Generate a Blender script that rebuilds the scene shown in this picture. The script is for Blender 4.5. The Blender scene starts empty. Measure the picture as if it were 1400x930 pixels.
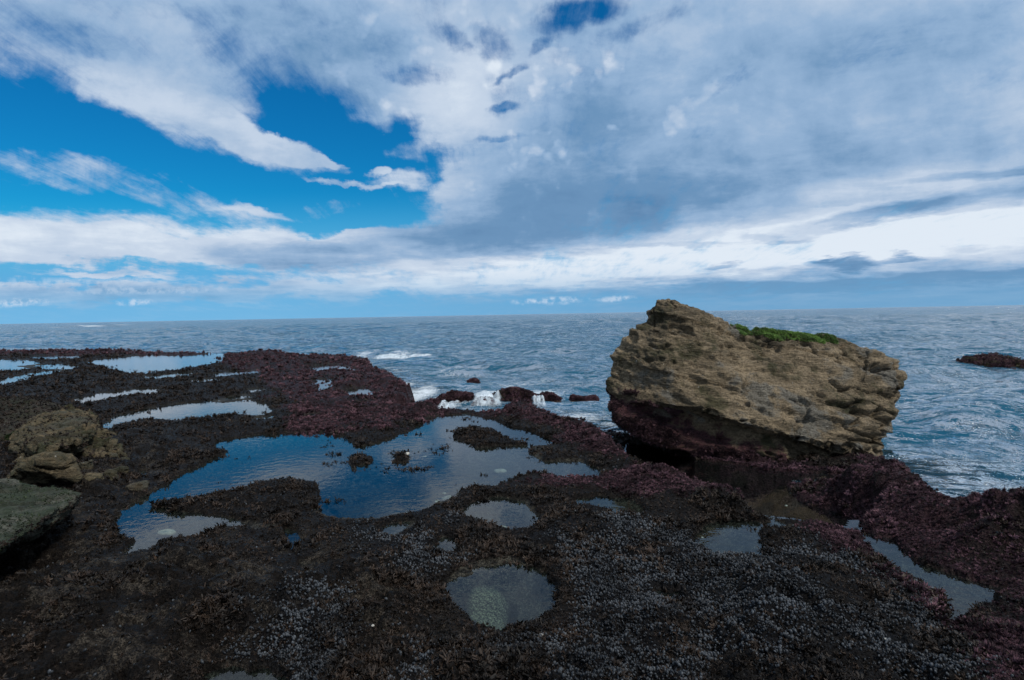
import bpy, bmesh, math, random
import numpy as np
random.seed(7); RNG = np.random.default_rng(7)
scn = bpy.context.scene
COL = scn.collection
# ------------------------------------------------------------------ camera maths
F = 800.0; H = 1.30
PITCH = math.atan(35/800); ROLL = math.atan(26/1400)
fw = np.array([0, math.cos(PITCH), -math.sin(PITCH)])
r0 = np.array([1.0, 0, 0]); u0 = np.array([0, math.sin(PITCH), math.cos(PITCH)])
RT = math.cos(ROLL)*r0 - math.sin(ROLL)*u0
UP = math.sin(ROLL)*r0 + math.cos(ROLL)*u0
EYE = np.array([0, 0, H])
def ray(px, py): return fw + (px-700)/F*RT - (py-465)/F*UP
def P(px, py, z=0.0):
    d = ray(px, py); dz = min(d[2], -0.004)
    return EYE + d*((z-H)/dz)
def PD(px, py, dep): return EYE + ray(px, py)*dep
cam = bpy.data.cameras.new('camera'); co = bpy.data.objects.new('camera', cam); COL.objects.link(co)
cam.sensor_width = 36; cam.lens = 36*F/1400; cam.clip_end = 60000; cam.clip_start = 0.02
from mathutils import Matrix, Vector
m = Matrix(((RT[0], UP[0], -fw[0], 0), (RT[1], UP[1], -fw[1], 0), (RT[2], UP[2], -fw[2], H), (0, 0, 0, 1)))
co.matrix_world = m; scn.camera = co
# ------------------------------------------------------------------ noise
def _h(ix, iy, iz, s):
    n = (ix*374761393 + iy*668265263 + iz*2147483647 + s*1274126177) & 0xFFFFFFFF
    n = ((n ^ (n >> 13))*1274126177) & 0xFFFFFFFF
    n = (n ^ (n >> 16)) & 0xFFFFFF
    return n/float(0xFFFFFF)
def vn(x, y, z=None, s=0):
    ix = np.floor(x).astype(np.int64); iy = np.floor(y).astype(np.int64)
    fx = x-ix; fy = y-iy; fx = fx*fx*(3-2*fx); fy = fy*fy*(3-2*fy)
    if z is None:
        a = _h(ix, iy, 0, s); b = _h(ix+1, iy, 0, s); c = _h(ix, iy+1, 0, s); d = _h(ix+1, iy+1, 0, s)
        return (a+(b-a)*fx)*(1-fy) + (c+(d-c)*fx)*fy
    iz = np.floor(z).astype(np.int64); fz = z-iz; fz = fz*fz*(3-2*fz)
    def pl(k):
        a = _h(ix, iy, k, s); b = _h(ix+1, iy, k, s); c = _h(ix, iy+1, k, s); d = _h(ix+1, iy+1, k, s)
        return (a+(b-a)*fx)*(1-fy) + (c+(d-c)*fx)*fy
    return pl(iz)*(1-fz) + pl(iz+1)*fz
def fbm(x, y, z=None, o=4, s=0, g=0.5):
    t = 0; a = 1; w = 0
    for k in range(o):
        t = t + a*(vn(x, y, z, s+k*17)-0.5)*2; w += a; a *= g
        cx, sx = 1.6, 1.2
        x, y = cx*x+sx*y+3.1, -sx*x+cx*y+1.7
        if z is not None: z = z*2+2.3
    return t/w
def sstep(a, b, x):
    t = np.clip((x-a)/(b-a), 0, 1); return t*t*(3-2*t)
def sdf(x, y, poly):
    """signed distance, negative inside"""
    poly = np.asarray(poly); n = len(poly)
    d2 = np.full(x.shape, 1e18); ins = np.zeros(x.shape, bool)
    for i in range(n):
        ax, ay = poly[i]; bx, by = poly[(i+1) % n]
        ex, ey = bx-ax, by-ay; wx, wy = x-ax, y-ay
        t = np.clip((wx*ex+wy*ey)/(ex*ex+ey*ey+1e-12), 0, 1)
        d2 = np.minimum(d2, (wx-ex*t)**2+(wy-ey*t)**2)
        c = ((ay > y) != (by > y)) & (x < ex*(y-ay)/(ey if abs(ey) > 1e-12 else 1e-12)+ax)
        ins ^= c
    d = np.sqrt(d2); return np.where(ins, -d, d)
def sdf_local(x, y, poly, pad):
    poly = np.asarray(poly)
    mn = poly.min(0)-pad; mx = poly.max(0)+pad
    m = (x > mn[0]) & (x < mx[0]) & (y > mn[1]) & (y < mx[1])
    out = np.full(x.shape, 1e3)
    if m.any(): out[m] = sdf(x[m], y[m], poly)
    return out
# ------------------------------------------------------------------ layout
SEA = -0.30
def G(pts, z=0.0): return [tuple(P(p[0], p[1], p[2] if len(p) > 2 else z)[:2]) for p in pts]
POOLS = [  # pixel outline, level, depth
 ([(143,742),(150,716),(175,690),(215,668),(240,655),(282,634),(303,618),(285,606),(330,598),(390,592),(440,591),(472,597),(495,610),(530,600),(562,585),(580,572),(605,567),(640,567),(675,573),(700,583),(735,592),(765,604),(745,622),(790,628),(825,642),(822,656),(775,655),(735,648),(700,655),(688,667),(640,671),(610,690),(570,703),(520,712),(490,713),(455,712),(432,716),(400,722),(350,730),(300,724),(255,735),(215,742),(205,755),(165,760),(172,742)], 0, .14, 1.5),
 ([(598,812),(604,795),(622,779),(652,769),(690,765),(730,772),(758,787),(772,810),(766,834),(738,855),(692,866),(650,860),(618,840)], 0, .10, 1.4),
 ([(628,706),(640,690),(665,679),(700,680),(727,688),(740,706),(735,720),(710,728),(680,726),(645,719)], 0, .10, 1.4),
 ([(765,680),(790,682),(830,679),(865,683),(882,698),(885,708),(850,706),(820,698),(790,690)], 0, .06, 1.8),
 ([(932,738),(950,725),(975,713),(1010,711),(1060,712),(1090,718),(1085,727),(1035,724),(1045,748),(1035,766),(1000,764),(965,753)], 0, .08, 1.5),
 ([(1174,720),(1196,734),(1220,736),(1244,764),(1282,778),(1337,795),(1378,806),(1400,804),(1370,826),(1332,848),(1322,866),(1308,874),(1297,850),(1290,830),(1266,809),(1238,791),(1204,768),(1180,747)], -.02, .08, 2.4),
 ([(131,582),(150,572),(190,561),(240,551),(300,546),(345,545),(372,556),(378,566),(340,573),(318,568),(285,572),(250,576),(200,574),(165,580),(140,592)], 0, .06, 1.4),
 ([(300,577),(340,573),(378,567),(376,573),(330,579)], 0, .03),
 ([(93,547),(140,537),(190,531),(224,530),(210,539),(160,544),(110,553)], 0, .05),
 ([(108,496),(150,489),(204,485),(250,486),(309,483),(310,497),(265,504),(228,508),(192,513),(167,509),(139,503)], 0, .05),
 ([(-260,496),(-120,489),(0,491),(40,492),(62,496),(59,502),(16,508),(-40,509),(-200,515)], 0, .05),
 ([(-90,535),(-20,523),(30,512),(96,503),(97,507),(50,515),(5,527),(-60,541)], 0, .05),
 ([(195,514),(262,508),(270,512),(235,519),(200,519)], 0, .04),
 ([(278,512),(320,507),(360,505),(358,511),(300,516)], 0, .04),
 ([(308,544),(340,538),(346,543),(315,548)], 0, .03),
 ([(20,489),(70,485),(112,485),(112,491),(60,492)], 0, .04),
 ([(423,500),(450,497),(492,503),(490,508),(455,506),(430,509)], 0, .04),
 ([(426,517),(455,519),(458,526),(450,534),(433,536)], 0, .04),
 ([(468,534),(500,528),(520,538),(505,545),(475,543)], -.02, .04),
 ([(412,567),(440,564),(442,571),(416,573)], 0, .03),
 ([(520,719),(545,714),(570,714),(566,730),(540,741),(522,735)], 0, .04, 1.7),
 ([(580,750),(605,736),(627,733),(624,750),(620,762),(598,757)], 0, .04, 1.7),
 ([(890,804),(928,802),(937,820),(905,819)], 0, .03, 1.7),
 ([(408,772),(440,767),(450,776),(415,787)], 0, .03, 1.7),
 ([(384,724),(412,718),(422,738),(405,752),(388,744)], 0, .03, 1.7),
 ([(268,926),(300,911),(350,917),(405,935),(390,975),(280,975)], 0, .05),
 ([(683,742),(700,738),(704,750),(690,755)], 0, .03),
 ([(720,744),(748,744),(772,752),(750,757),(728,755)], 0, .03),
 ([(740,612),(790,618),(810,626),(770,624),(745,620)], 0, .03),
 ([(852,600),(900,614),(960,628),(1050,642),(1150,650),(1205,655),(1195,666),(1130,660),(1075,664),(1090,682),(1130,697),(1175,716),(1150,722,-.05),(1100,712,-.05),(1056,700,.0),(1040,684,.0),(985,664,.0),(930,652,-.05),(880,646,-.1),(850,630)], -.20, .26, .7),
 ([(-30,556),(20,549),(70,551),(40,557)], 0, .04),
 ([(40,500),(80,497),(112,500),(100,506),(60,506)], 0, .04),
 ([(330,534),(362,530),(372,534),(345,538)], 0, .03),
 ([(250,498+22),(300,517),(318,520),(270,524)], 0, .03),
 ([(190,645),(205,640),(214,646),(200,652)], 0, .03),
]
ISLES = [
 [(212,693),(265,682),(330,668),(385,655),(425,662),(441,680),(428,700),(452,714),(430,724),(360,722),(335,713),(298,706),(250,701)],
 [(480,628),(492,624),(507,628),(505,637),(484,639)],
 [(539,624),(550,621),(560,625),(556,633),(542,633)],
 [(620,591),(640,585),(665,587),(684,594),(714,609),(690,610),(655,611),(640,603),(626,602)],
 [(738,617),(770,612),(792,618),(785,628),(745,630)],
]
REEF = [(-2600,500),(-700,476),(-300,479),(0,480),(150,481),(310,482,.05),(340,479,.12),(380,482,.1),(402,490),(450,488),(500,492),(512,502),(540,514),(556,528),(553,541),(522,546),(548,553),(575,560),(600,561),(640,563),(678,565),(700,562,-.1),(735,565,-.2),(790,572,-.25),(835,590,-.25),(880,598,-.25),(1000,606,-.25),(1210,628,-.25),(1218,660,-.25),(1255,672,-.1),(1310,688,.05),(1400,694,.08),(1600,715,.08),(2300,830,.05)]
REEFW = G(REEF, 0)
REEFW = REEFW + [(14, -6), (40, -60), (-400, -60), (-300, REEFW[0][1])]
POOLW = [(G(p[0], p[1]), p[1], p[2], p[3] if len(p) > 3 else 1.0) for p in POOLS]
LOWZ = G([(720,575),(740,558),(800,560),(870,578),(1000,600),(1240,622),(1275,668),(1180,672),(1130,690),(1090,688),(1064,682),(1000,655),(900,640),(800,615)], -.2)
ISLEW = [G(p, 0) for p in ISLES]
# mounds: px, py, width px, depth px, angle, height
MOUNDS = [
 (1340,728,200,26,14,.12),(1190,700,110,18,14,.09),(1110,665,90,9,12,.06),(1400,722,90,22,5,.08),
 (985,690,75,16,18,.07),(1420,890,110,60,40,.14),(1130,735,50,12,10,.04),
 (345,489,55,6,5,.22),(500,525,45,8,10,.14),(400,500,40,7,0,.12),(590,558,26,6,0,.12),
 (150,480,220,2,0,.08),(450,490,50,4,0,.08),
 (730,572,60,7,5,.04),(860,605,60,8,15,.03),
 (180,612,100,14,0,.06),(250,632,80,8,0,.04),
 (1000,830,240,60,12,.04),(300,820,260,60,0,.04),(100,775,150,34,-22,-.16),(480,800,120,60,0,.03)]
MW = []
for px, py, wx, wy, an, h in MOUNDS:
    c = P(px, py, h*0.5); sx = wx*c[1]/F; a = P(px, py-wy, h*.5); b = P(px, py+wy, h*.5); sy = max(.05, (a[1]-b[1])/2)
    MW.append((c[0], c[1], sx, sy, math.radians(-an)*sx/max(sx, sy), h))
def warp(x, y):
    r = np.sqrt(x*x+y*y); a = 0.020+0.011*np.minimum(r, 20)
    f = .020+.0035*r; return x+a*fbm(x*3.1, y*3.1, o=4, s=11, g=.62)+f*fbm(x*17, y*17, o=3, s=13, g=.7), y+a*1.2*fbm(x*3.1+9, y*3.1+4, o=4, s=12, g=.62)+f*1.3*fbm(x*17+3, y*17, o=3, s=14, g=.7)
def region(x, y, polys, soft, z=0):
    v = np.zeros(x.shape)
    for p in polys: v = np.maximum(v, sstep(soft, -soft, sdf_local(x, y, G(p, z), soft+.1)))
    return v
def terrain(x, y):
    """height, min water distance (neg in water), sea distance"""
    wx, wy = warp(x, y)
    r = np.sqrt(x*x+y*y)
    dre = sdf(wx, wy, REEFW)
    big = fbm(x*.9, y*.9, o=3, s=31); mid = fbm(x*4, y*4, o=3, s=41); rid = 1-np.abs(fbm(x*6, y*6, o=4, s=51))*2.2
    lump = np.abs(fbm(x*7+2*mid, y*7, o=3, s=57, g=.6)); crk = sstep(.10, .0, np.abs(fbm(x*2.3, y*2.3, o=4, s=58, g=.6)))
    land = (.050 + .035*big + .034*mid + .020*rid + .075*lump - .035*crk)*(1-.50*sstep(4.5, 11, r))
    for cx, cy, sx, sy, an, h in MW:
        dx = x-cx; dy = y-cy; c, s = math.cos(an), math.sin(an)
        q = ((dx*c+dy*s)/sx)**2+((-dx*s+dy*c)/sy)**2
        land = land + h*np.exp(-q*1.1)*(1+.45*mid)
    dist = np.full(x.shape, 1e3)
    isl = np.full(x.shape, 1e3)
    for p in ISLEW: isl = np.minimum(isl, sdf_local(wx, wy, p, .5))
    h = None
    land = land - .27*sstep(.12, -.18, sdf_local(wx, wy, LOWZ, .5))
    for p, lv, dp, bw in POOLW:
        d = sdf_local(wx, wy, p, .7)
        d = np.maximum(d, -isl)                    # islands cut out of pools
        w = (.10+.018*r)*bw
        t = sstep(0, 1, d/(w+.12*bw))
        bank = lv+.012+.022*(mid*.5+.5)+.03*np.clip(d, 0, 1)
        if h is None: h = land
        h = np.where((d > 0) & (d < w+.12*bw), np.minimum(h, 1e3)*t + bank*(1-t), h)
        ins = lv + .008 - (dp+.03*mid)*sstep(-.005, .14+dp*.5, -d)-.012*sstep(0, .02, -d)
        h = np.where(d <= 0, ins, h)
        dist = np.minimum(dist, d)
    # deep bowl in the near round pool
    c = P(668, 838, -.08); q = np.sqrt(((x-c[0])/.125)**2+((y-c[1])/.15)**2)
    h = h - .10*sstep(1.15, .75, q)
    fine = fbm(x*26, y*26, o=4, s=61, g=.6)
    h = h + .016*fine*sstep(-.05, .05, dist)
    e = sstep(.35, -.12, dre+.12*mid)
    h = h*e + (SEA-.45+.12*mid-.3*sstep(0, 6, dre)-2*sstep(4, 60, dre))*(1-e)
    return h, dist, dre
# ------------------------------------------------------------------ materials
def new_mat(name):
    m = bpy.data.materials.new(name); m.use_nodes = True; nt = m.node_tree; nt.nodes.clear()
    return m, nt
class N:
    def __init__(s, nt): s.nt = nt
    def __call__(s, typ, ins=None, **kw):
        n = s.nt.nodes.new(typ)
        for k, v in kw.items(): setattr(n, k, v)
        if ins:
            for k, v in ins.items():
                if isinstance(v, bpy.types.NodeSocket): s.nt.links.new(v, n.inputs[k])
                else: n.inputs[k].default_value = v
        return n
    def math(s, op, a, b=None, c=None, clamp=False):
        d = {0: a}
        if b is not None: d[1] = b
        if c is not None: d[2] = c
        n = s('ShaderNodeMath', d, operation=op, use_clamp=clamp); return n.outputs[0]
    def mix(s, f, a, b, mode='MIX'):
        n = s('ShaderNodeMix', data_type='RGBA', blend_type=mode)
        for i, v in ((0, f), (6, a), (7, b)):
            if isinstance(v, bpy.types.NodeSocket): s.nt.links.new(v, n.inputs[i])
            else: n.inputs[i].default_value = v if i == 0 else (tuple(v)+(1,) if len(v) == 3 else v)
        return n.outputs[2]
    def ramp(s, f, lo, hi, a=0.0, b=1.0):
        n = s('ShaderNodeMapRange', {0: f, 1: lo, 2: hi, 3: a, 4: b}, interpolation_type='SMOOTHSTEP'); return n.outputs[0]
    def noise(s, vec, scale, detail=4, rough=.55, dist=0, out=0):
        n = s('ShaderNodeTexNoise', {'Vector': vec, 'Scale': scale, 'Detail': detail, 'Roughness': rough, 'Distortion': dist}); return n.outputs[out]
    def attr(s, name, out='Fac'): return s('ShaderNodeAttribute', attribute_name=name).outputs[out]

def mat_reef():
    m, nt = new_mat('wet_reef_rock'); n = N(nt)
    pos = n('ShaderNodeNewGeometry').outputs['Position']
    n1 = n.noise(pos, 5, 6, .6); n2 = n.noise(pos, 38, 6, .7); n3 = n.noise(pos, 1.6, 5, .6); n4 = n.noise(pos, 140, 3, .6)
    vor = n('ShaderNodeTexVoronoi', {'Vector': pos, 'Scale': 70.0}).outputs['Distance']
    dark = n.mix(n.ramp(n2, .35, .7), (.006, .005, .004), (.022, .016, .012))
    rock = n.mix(n.ramp(n2, .38, .68), (.022, .018, .014), (.14, .118, .092))
    pale = n.math('MULTIPLY', n.ramp(n1, .48, .60, 0, .85), n.attr('pale'))
    c = n.mix(pale, dark, rock)
    pink = n.mix(n.ramp(n2, .3, .7), (.016, .008, .010), (.075, .036, .044))
    pf = n.math('MULTIPLY', n.attr('pink'), n.ramp(n1, .32, .55))
    c = n.mix(pf, c, pink)
    mus = n.mix(n.ramp(vor, .2, .6), (.018, .02, .024), (.008, .008, .009))
    c = n.mix(n.math('MULTIPLY', n.attr('mussel'), .8), c, mus)
    bed = n.mix(n.ramp(n2, .38, .62), (.016, .016, .013), (.13, .12, .092))
    bed = n.mix(n.ramp(n1, .52, .62, 0, .8), bed, (.015, .014, .012))
    c = n.mix(n.attr('bed'), c, bed)
    c = n.mix(n.math('MULTIPLY', n.attr('sand'), n.ramp(n2, .25, .5, .6, 1)), c, (.22, .235, .155))
    hgt = n.math('ADD', n.math('ADD', n.math('MULTIPLY', n2, .8), n.math('MULTIPLY', n4, .5)), n.math('MULTIPLY', vor, .5))
    bp = n('ShaderNodeBump', {'Height': hgt, 'Distance': .045, 'Strength': 1.0})
    c = n.mix(n.ramp(n4, .40, .60, .8, 0), c, (.004, .003, .0025))
    b = n('ShaderNodeBsdfPrincipled', {'Base Color': c, 'Roughness': n.ramp(n2, .3, .7, .38, .75), 'Normal': bp.outputs[0], 'Specular IOR Level': .10})
    o = n('ShaderNodeOutputMaterial', {0: b.outputs[0]}); return m
def mat_water(name, tint=(.72, .84, .86), bump=.0, bscale=20, deep=None, sea=False):
    m, nt = new_mat(name); n = N(nt)
    pos = n('ShaderNodeNewGeometry').outputs['Position']
    if sea:
        mp = n('ShaderNodeMapping', {0: pos, 'Scale': (.6, 1.0, 1)}).outputs[0]
        a = n.noise(mp, 2.2, 5, .6, .4); b2 = n.noise(mp, .35, 4, .6, .3); c2 = n.noise(mp, 9, 3, .6, .2)
        hgt = n.math('ADD', n.math('ADD', n.math('MULTIPLY', a, .44), n.math('MULTIPLY', b2, 3.2)), n.math('MULTIPLY', c2, .03))
        bp = n('ShaderNodeBump', {'Height': hgt, 'Distance': 2.2, 'Strength': 1.0}).outputs[0]
    else:
        hgt = n.noise(pos, bscale, 3, .5)
        bp = n('ShaderNodeBump', {'Height': hgt, 'Distance': bump, 'Strength': 1.0}).outputs[0]
    fr = n('ShaderNodeFresnel', {'IOR': 1.333, 'Normal': bp}).outputs[0]
    gl = n('ShaderNodeBsdfGlossy', {'Color': (1, 1, 1, 1), 'Roughness': .11 if sea else .015, 'Normal': bp}).outputs[0]
    tr = n('ShaderNodeBsdfTransparent', {'Color': (*tint, 1)}).outputs[0]
    body = tr
    if sea:
        dfc = n('ShaderNodeBsdfDiffuse', {'Color': (*deep, 1)}).outputs[0]
        mx = n('ShaderNodeMixShader', {0: n.attr('depth'), 1: tr, 2: dfc}); body = mx.outputs[0]
    if sea: fr = n.math('MULTIPLY', fr, .75)   # wave faces hide part of the grazing sky
    s = n('ShaderNodeMixShader', {0: fr, 1: body, 2: gl}).outputs[0]
    if sea:
        f1 = n.noise(pos, 4.5, 6, .7, 1.2); f2 = n.noise(pos, 28, 5, .7, .5)
        ff = n.math('ADD', n.math('MULTIPLY', f1, .6), n.math('MULTIPLY', f2, .4))
        fo = n.ramp(n.math('ADD', ff, n.math('MULTIPLY', n.attr('foam'), .5)), .66, .98)
        fo = n.math('MULTIPLY', fo, n.ramp(n.attr('foam'), .05, .3))
        fd = n('ShaderNodeBsdfDiffuse', {'Color': (.72, .77, .80, 1)}).outputs[0]
        s = n('ShaderNodeMixShader', {0: n.math('MULTIPLY', fo, .8), 1: s, 2: fd}).outputs[0]
    n('ShaderNodeOutputMaterial', {0: s}); return m
def mat_weed(name, c1, c2, rough=.5, spec=.4):
    m, nt = new_mat(name); n = N(nt)
    v = n.attr('var'); pos = n('ShaderNodeNewGeometry').outputs['Position']
    c = n.mix(v, c1, c2)
    c = n.mix(n.ramp(n.noise(pos, 5.5, 4), .42, .60, 0, .8), c, tuple(x*.6 for x in c1))
    b = n('ShaderNodeBsdfPrincipled', {'Base Color': c, 'Roughness': rough, 'Specular IOR Level': spec})
    n('ShaderNodeOutputMaterial', {0: b.outputs[0]}); return m
def mat_rock(name, tan=(.30, .235, .15), dark=(.055, .048, .032), pinkz=None, dip=.32, grey=(.20, .19, .165), low=None, green=0.0):
    """bedded sandstone; pinkz: height below which algae coat it"""
    m, nt = new_mat(name); n = N(nt)
    pos = n('ShaderNodeNewGeometry').outputs['Position']
    mp = n('ShaderNodeMapping', {0: pos, 'Rotation': (0.1, -dip, 0), 'Scale': (.8, 1, 3.8)}).outputs[0]
    s1 = n.noise(mp, 3.0, 7, .65, .3); s2 = n.noise(mp, 11, 6, .7); p1 = n.noise(pos, 2.2, 5, .6, .4); p2 = n.noise(pos, 45, 5, .75); p3 = n.noise(pos, 7, 6, .7)
    c = n.mix(n.ramp(s1, .41, .58), dark, tan)
    c = n.mix(n.ramp(s2, .50, .64, 0, .6), c, tuple(x*.35 for x in tan))
    c = n.mix(n.ramp(p3, .40, .62, 0, .75), c, tuple(x*.42 for x in tan))
    c = n.mix(n.ramp(n.noise(pos, 1.1, 4, .6, .3), .40, .62, 0, .55), c, tuple(x*1.25 for x in tan))
    c = n.mix(n.ramp(p1, .54, .62, 0, .8), c, grey)
    c = n.mix(n.ramp(p1, .47, .36, 0, .8), c, (.050, .052, .022))
    c = n.mix(n.ramp(p2, .44, .62, 0, .5), c, (.018, .015, .011))
    c = n.mix(n.ramp(n.noise(pos, 14, 6, .75), .54, .66, 0, .75), c, (.022, .020, .012))
    c = n.mix(n.ramp(p2, .62, .70, 0, .7), c, (.42, .38, .30))
    c = n.mix(n.ramp(n.noise(pos, 26, 2, .5), .74, .78, 0, .8), c, (.55, .52, .45))
    if green: c = n.mix(n.math('MULTIPLY', n.ramp(p3, .38, .6), green), c, (.045, .065, .04))
    if pinkz is not None:
        z = n('ShaderNodeSeparateXYZ', {0: pos})
        zz = n.math('ADD', z.outputs[2], n.math('MULTIPLY', n.math('SUBTRACT', p3, .5), .9))
        if low: zz = n.math('ADD', zz, n.math('MULTIPLY', n.math('SUBTRACT', z.outputs[0], low[0]), low[1]))
        pk = n.mix(n.ramp(p2, .35, .65), (.022, .010, .012), (.10, .040, .045))
        c = n.mix(n.ramp(zz, pinkz+.10, pinkz-.08), c, pk)
        br = n.mix(n.ramp(p3, .4, .6), (.02, .015, .010), (.07, .045, .022))
        c = n.mix(n.math('MULTIPLY', n.ramp(zz, pinkz-.05, pinkz-.35), n.ramp(s2, .4, .6)), c, br)
    hgt = n.math('ADD', n.math('ADD', n.math('MULTIPLY', s2, .9), n.math('MULTIPLY', p2, .35)), n.math('MULTIPLY', p3, .5))
    bp = n('ShaderNodeBump', {'Height': hgt, 'Distance': .10, 'Strength': 1.0})
    b = n('ShaderNodeBsdfPrincipled', {'Base Color': c, 'Roughness': .85, 'Normal': bp.outputs[0], 'Specular IOR Level': .2})
    n('ShaderNodeOutputMaterial', {0: b.outputs[0]}); return m
def mat_plain(name, c1, c2, scale=30, rough=.7):
    m, nt = new_mat(name); n = N(nt)
    pos = n('ShaderNodeNewGeometry').outputs['Position']
    f = n.noise(pos, scale, 5, .65)
    c = n.mix(n.ramp(f, .35, .65), c1, c2)
    bp = n('ShaderNodeBump', {'Height': f, 'Distance': .01, 'Strength': .8})
    b = n('ShaderNodeBsdfPrincipled', {'Base Color': c, 'Roughness': rough, 'Normal': bp.outputs[0]})
    n('ShaderNodeOutputMaterial', {0: b.outputs[0]}); return m
# ------------------------------------------------------------------ mesh helpers
def mesh_np(name, V, faces, mat, attrs=None, smooth=True, parent=None):
    me = bpy.data.meshes.new(name); nv = len(V); nf = len(faces); k = faces.shape[1]
    me.vertices.add(nv); me.vertices.foreach_set('co', np.ascontiguousarray(V, np.float32).ravel())
    me.loops.add(nf*k); me.loops.foreach_set('vertex_index', np.ascontiguousarray(faces, np.int32).ravel())
    me.polygons.add(nf); me.polygons.foreach_set('loop_start', np.arange(0, nf*k, k, dtype=np.int32))
    me.polygons.foreach_set('use_smooth', np.full(nf, smooth))
    if attrs:
        for a, v in attrs.items():
            at = me.attributes.new(a, 'FLOAT', 'POINT'); at.data.foreach_set('value', np.ascontiguousarray(v, np.float32))
    me.update(calc_edges=True)
    o = bpy.data.objects.new(name, me); COL.objects.link(o); me.materials.append(mat)
    if parent: o.parent = parent
    return o
def tag(o, label=None, cat=None, group=None, kind=None):
    if label: o['label'] = label
    if cat: o['category'] = cat
    if group: o['group'] = group
    if kind: o['kind'] = kind
    return o
def grid_faces(nr, nc, wrap=False):
    i = np.arange(nr-1)[:, None]*nc + np.arange(nc if wrap else nc-1)[None, :]
    j = np.arange(nr-1)[:, None]*nc + (np.arange(nc if wrap else nc-1)[None, :]+1) % nc
    return np.stack([i, j, j+nc, i+nc], -1).reshape(-1, 4)
def polar(front_n, rs):
    a = np.concatenate([np.linspace(-52, 52, front_n), np.linspace(52, 308, 130)[1:-1]])
    a = np.radians(a)
    X = rs[:, None]*np.sin(a)[None, :]; Y = rs[:, None]*np.cos(a)[None, :]
    return X.ravel(), Y.ravel(), len(rs), len(a)
def radii(r, stop, k0, k1, rk):
    out = [r]
    while r < stop:
        k = k0+(k1-k0)*min(1, r/rk); r *= 1+k; out.append(r)
    return np.array(out)
# ------------------------------------------------------------------ ground
PINK = [[(1000,630),(1200,655),(1310,685),(1400,690),(1600,715),(1600,900),(1400,860),(1385,815),(1290,790),(1200,738),(1130,706),(1064,686),(1010,650)],
        [(960,640),(1000,650),(1050,680),(1055,700),(980,690),(880,680),(700,660),(720,640),(820,650)],
        [(1310,870),(1340,835),(1400,820),(1600,850),(1600,1000),(1420,990)],
        [(1120,712),(1165,712),(1200,760),(1260,795),(1310,850),(1340,900),(1290,860),(1210,790),(1130,740)],
        [(300,478),(400,480),(520,492),(560,520),(560,560),(620,560),(620,575),(560,580),(540,570),(420,560),(380,540),(360,515),(300,500)],
        [(-600,476),(300,480),(300,487),(0,486),(-600,484)],
        [(690,560),(740,560),(840,585),(900,600),(900,640),(830,630),(760,600)],
        [(380,555),(540,560),(560,590),(400,600)],
        [(900,590),(1230,620),(1230,660),(1000,660),(880,640)]]
MUSS = [[(690,730),(800,705),(880,712),(930,745),(1040,770),(1110,740),(1180,760),(1260,800),(1310,870),(1420,1000),(560,1000),(600,900),(780,870),(775,780),(700,755)],
        [(480,690),(620,700),(620,760),(590,800),(480,780)],
        [(330,870),(460,840),(480,900),(440,990),(300,980)]]
PALE = [[(-200,640),(190,700),(200,760),(400,730),(560,780),(600,850),(640,880),(660,1000),(-200,1000)],
        [(120,600),(260,590),(280,650),(160,700),(80,660)],
        [(1000,860),(1100,850),(1250,900),(1200,960),(1000,960)]]
mreef = mat_reef()
rs = radii(.7, 45, .0042, .012, 12); rs = np.concatenate([[0.02, .3, .5], rs, [60, 90, 150, 300, 1000, 5000, 40000]])
X, Y, nr, nc = polar(1150, rs)
Z, DW, DR = terrain(X, Y)
def jit(x, y):
    a = .13+.035*np.hypot(x, y); return x+a*fbm(x*2.2, y*2.2, o=5, s=5, g=.65), y+a*fbm(x*2.2+5, y*2.2, o=5, s=6, g=.65)

def near(x, y):
    pk = region(x, y, PINK, .10); ms = region(x, y, MUSS, .12); pa = region(x, y, PALE, .3)
    pk = pk*sstep(-.65, -.05, fbm(x*1.7, y*1.7, o=4, s=8, g=.6))
    return pk, ms, pa
pk, ms, pa = near(*jit(X, Y))
pk = np.clip(pk + sstep(-.5, -.1, DR)*.8, 0, 1)
bed = sstep(.005, .03, -DW)*(.85-.8*sstep(1.0, .6, sdf_local(X, Y, LOWZ, 1.2)))
c = P(668, 838, -.12); q = np.sqrt(((X-c[0])/.11)**2+((Y-c[1])/.14)**2); sand = sstep(1.0, .7, q)
far_ok = (np.sqrt(X*X+Y*Y) < 60)
ground = mesh_np('ground', np.stack([X, Y, Z], -1), grid_faces(nr, nc, True)[:, ::-1], mreef,
    {'pink': pk, 'mussel': ms, 'pale': pa, 'bed': bed, 'sand': sand})
tag(ground, kind='structure')
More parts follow.
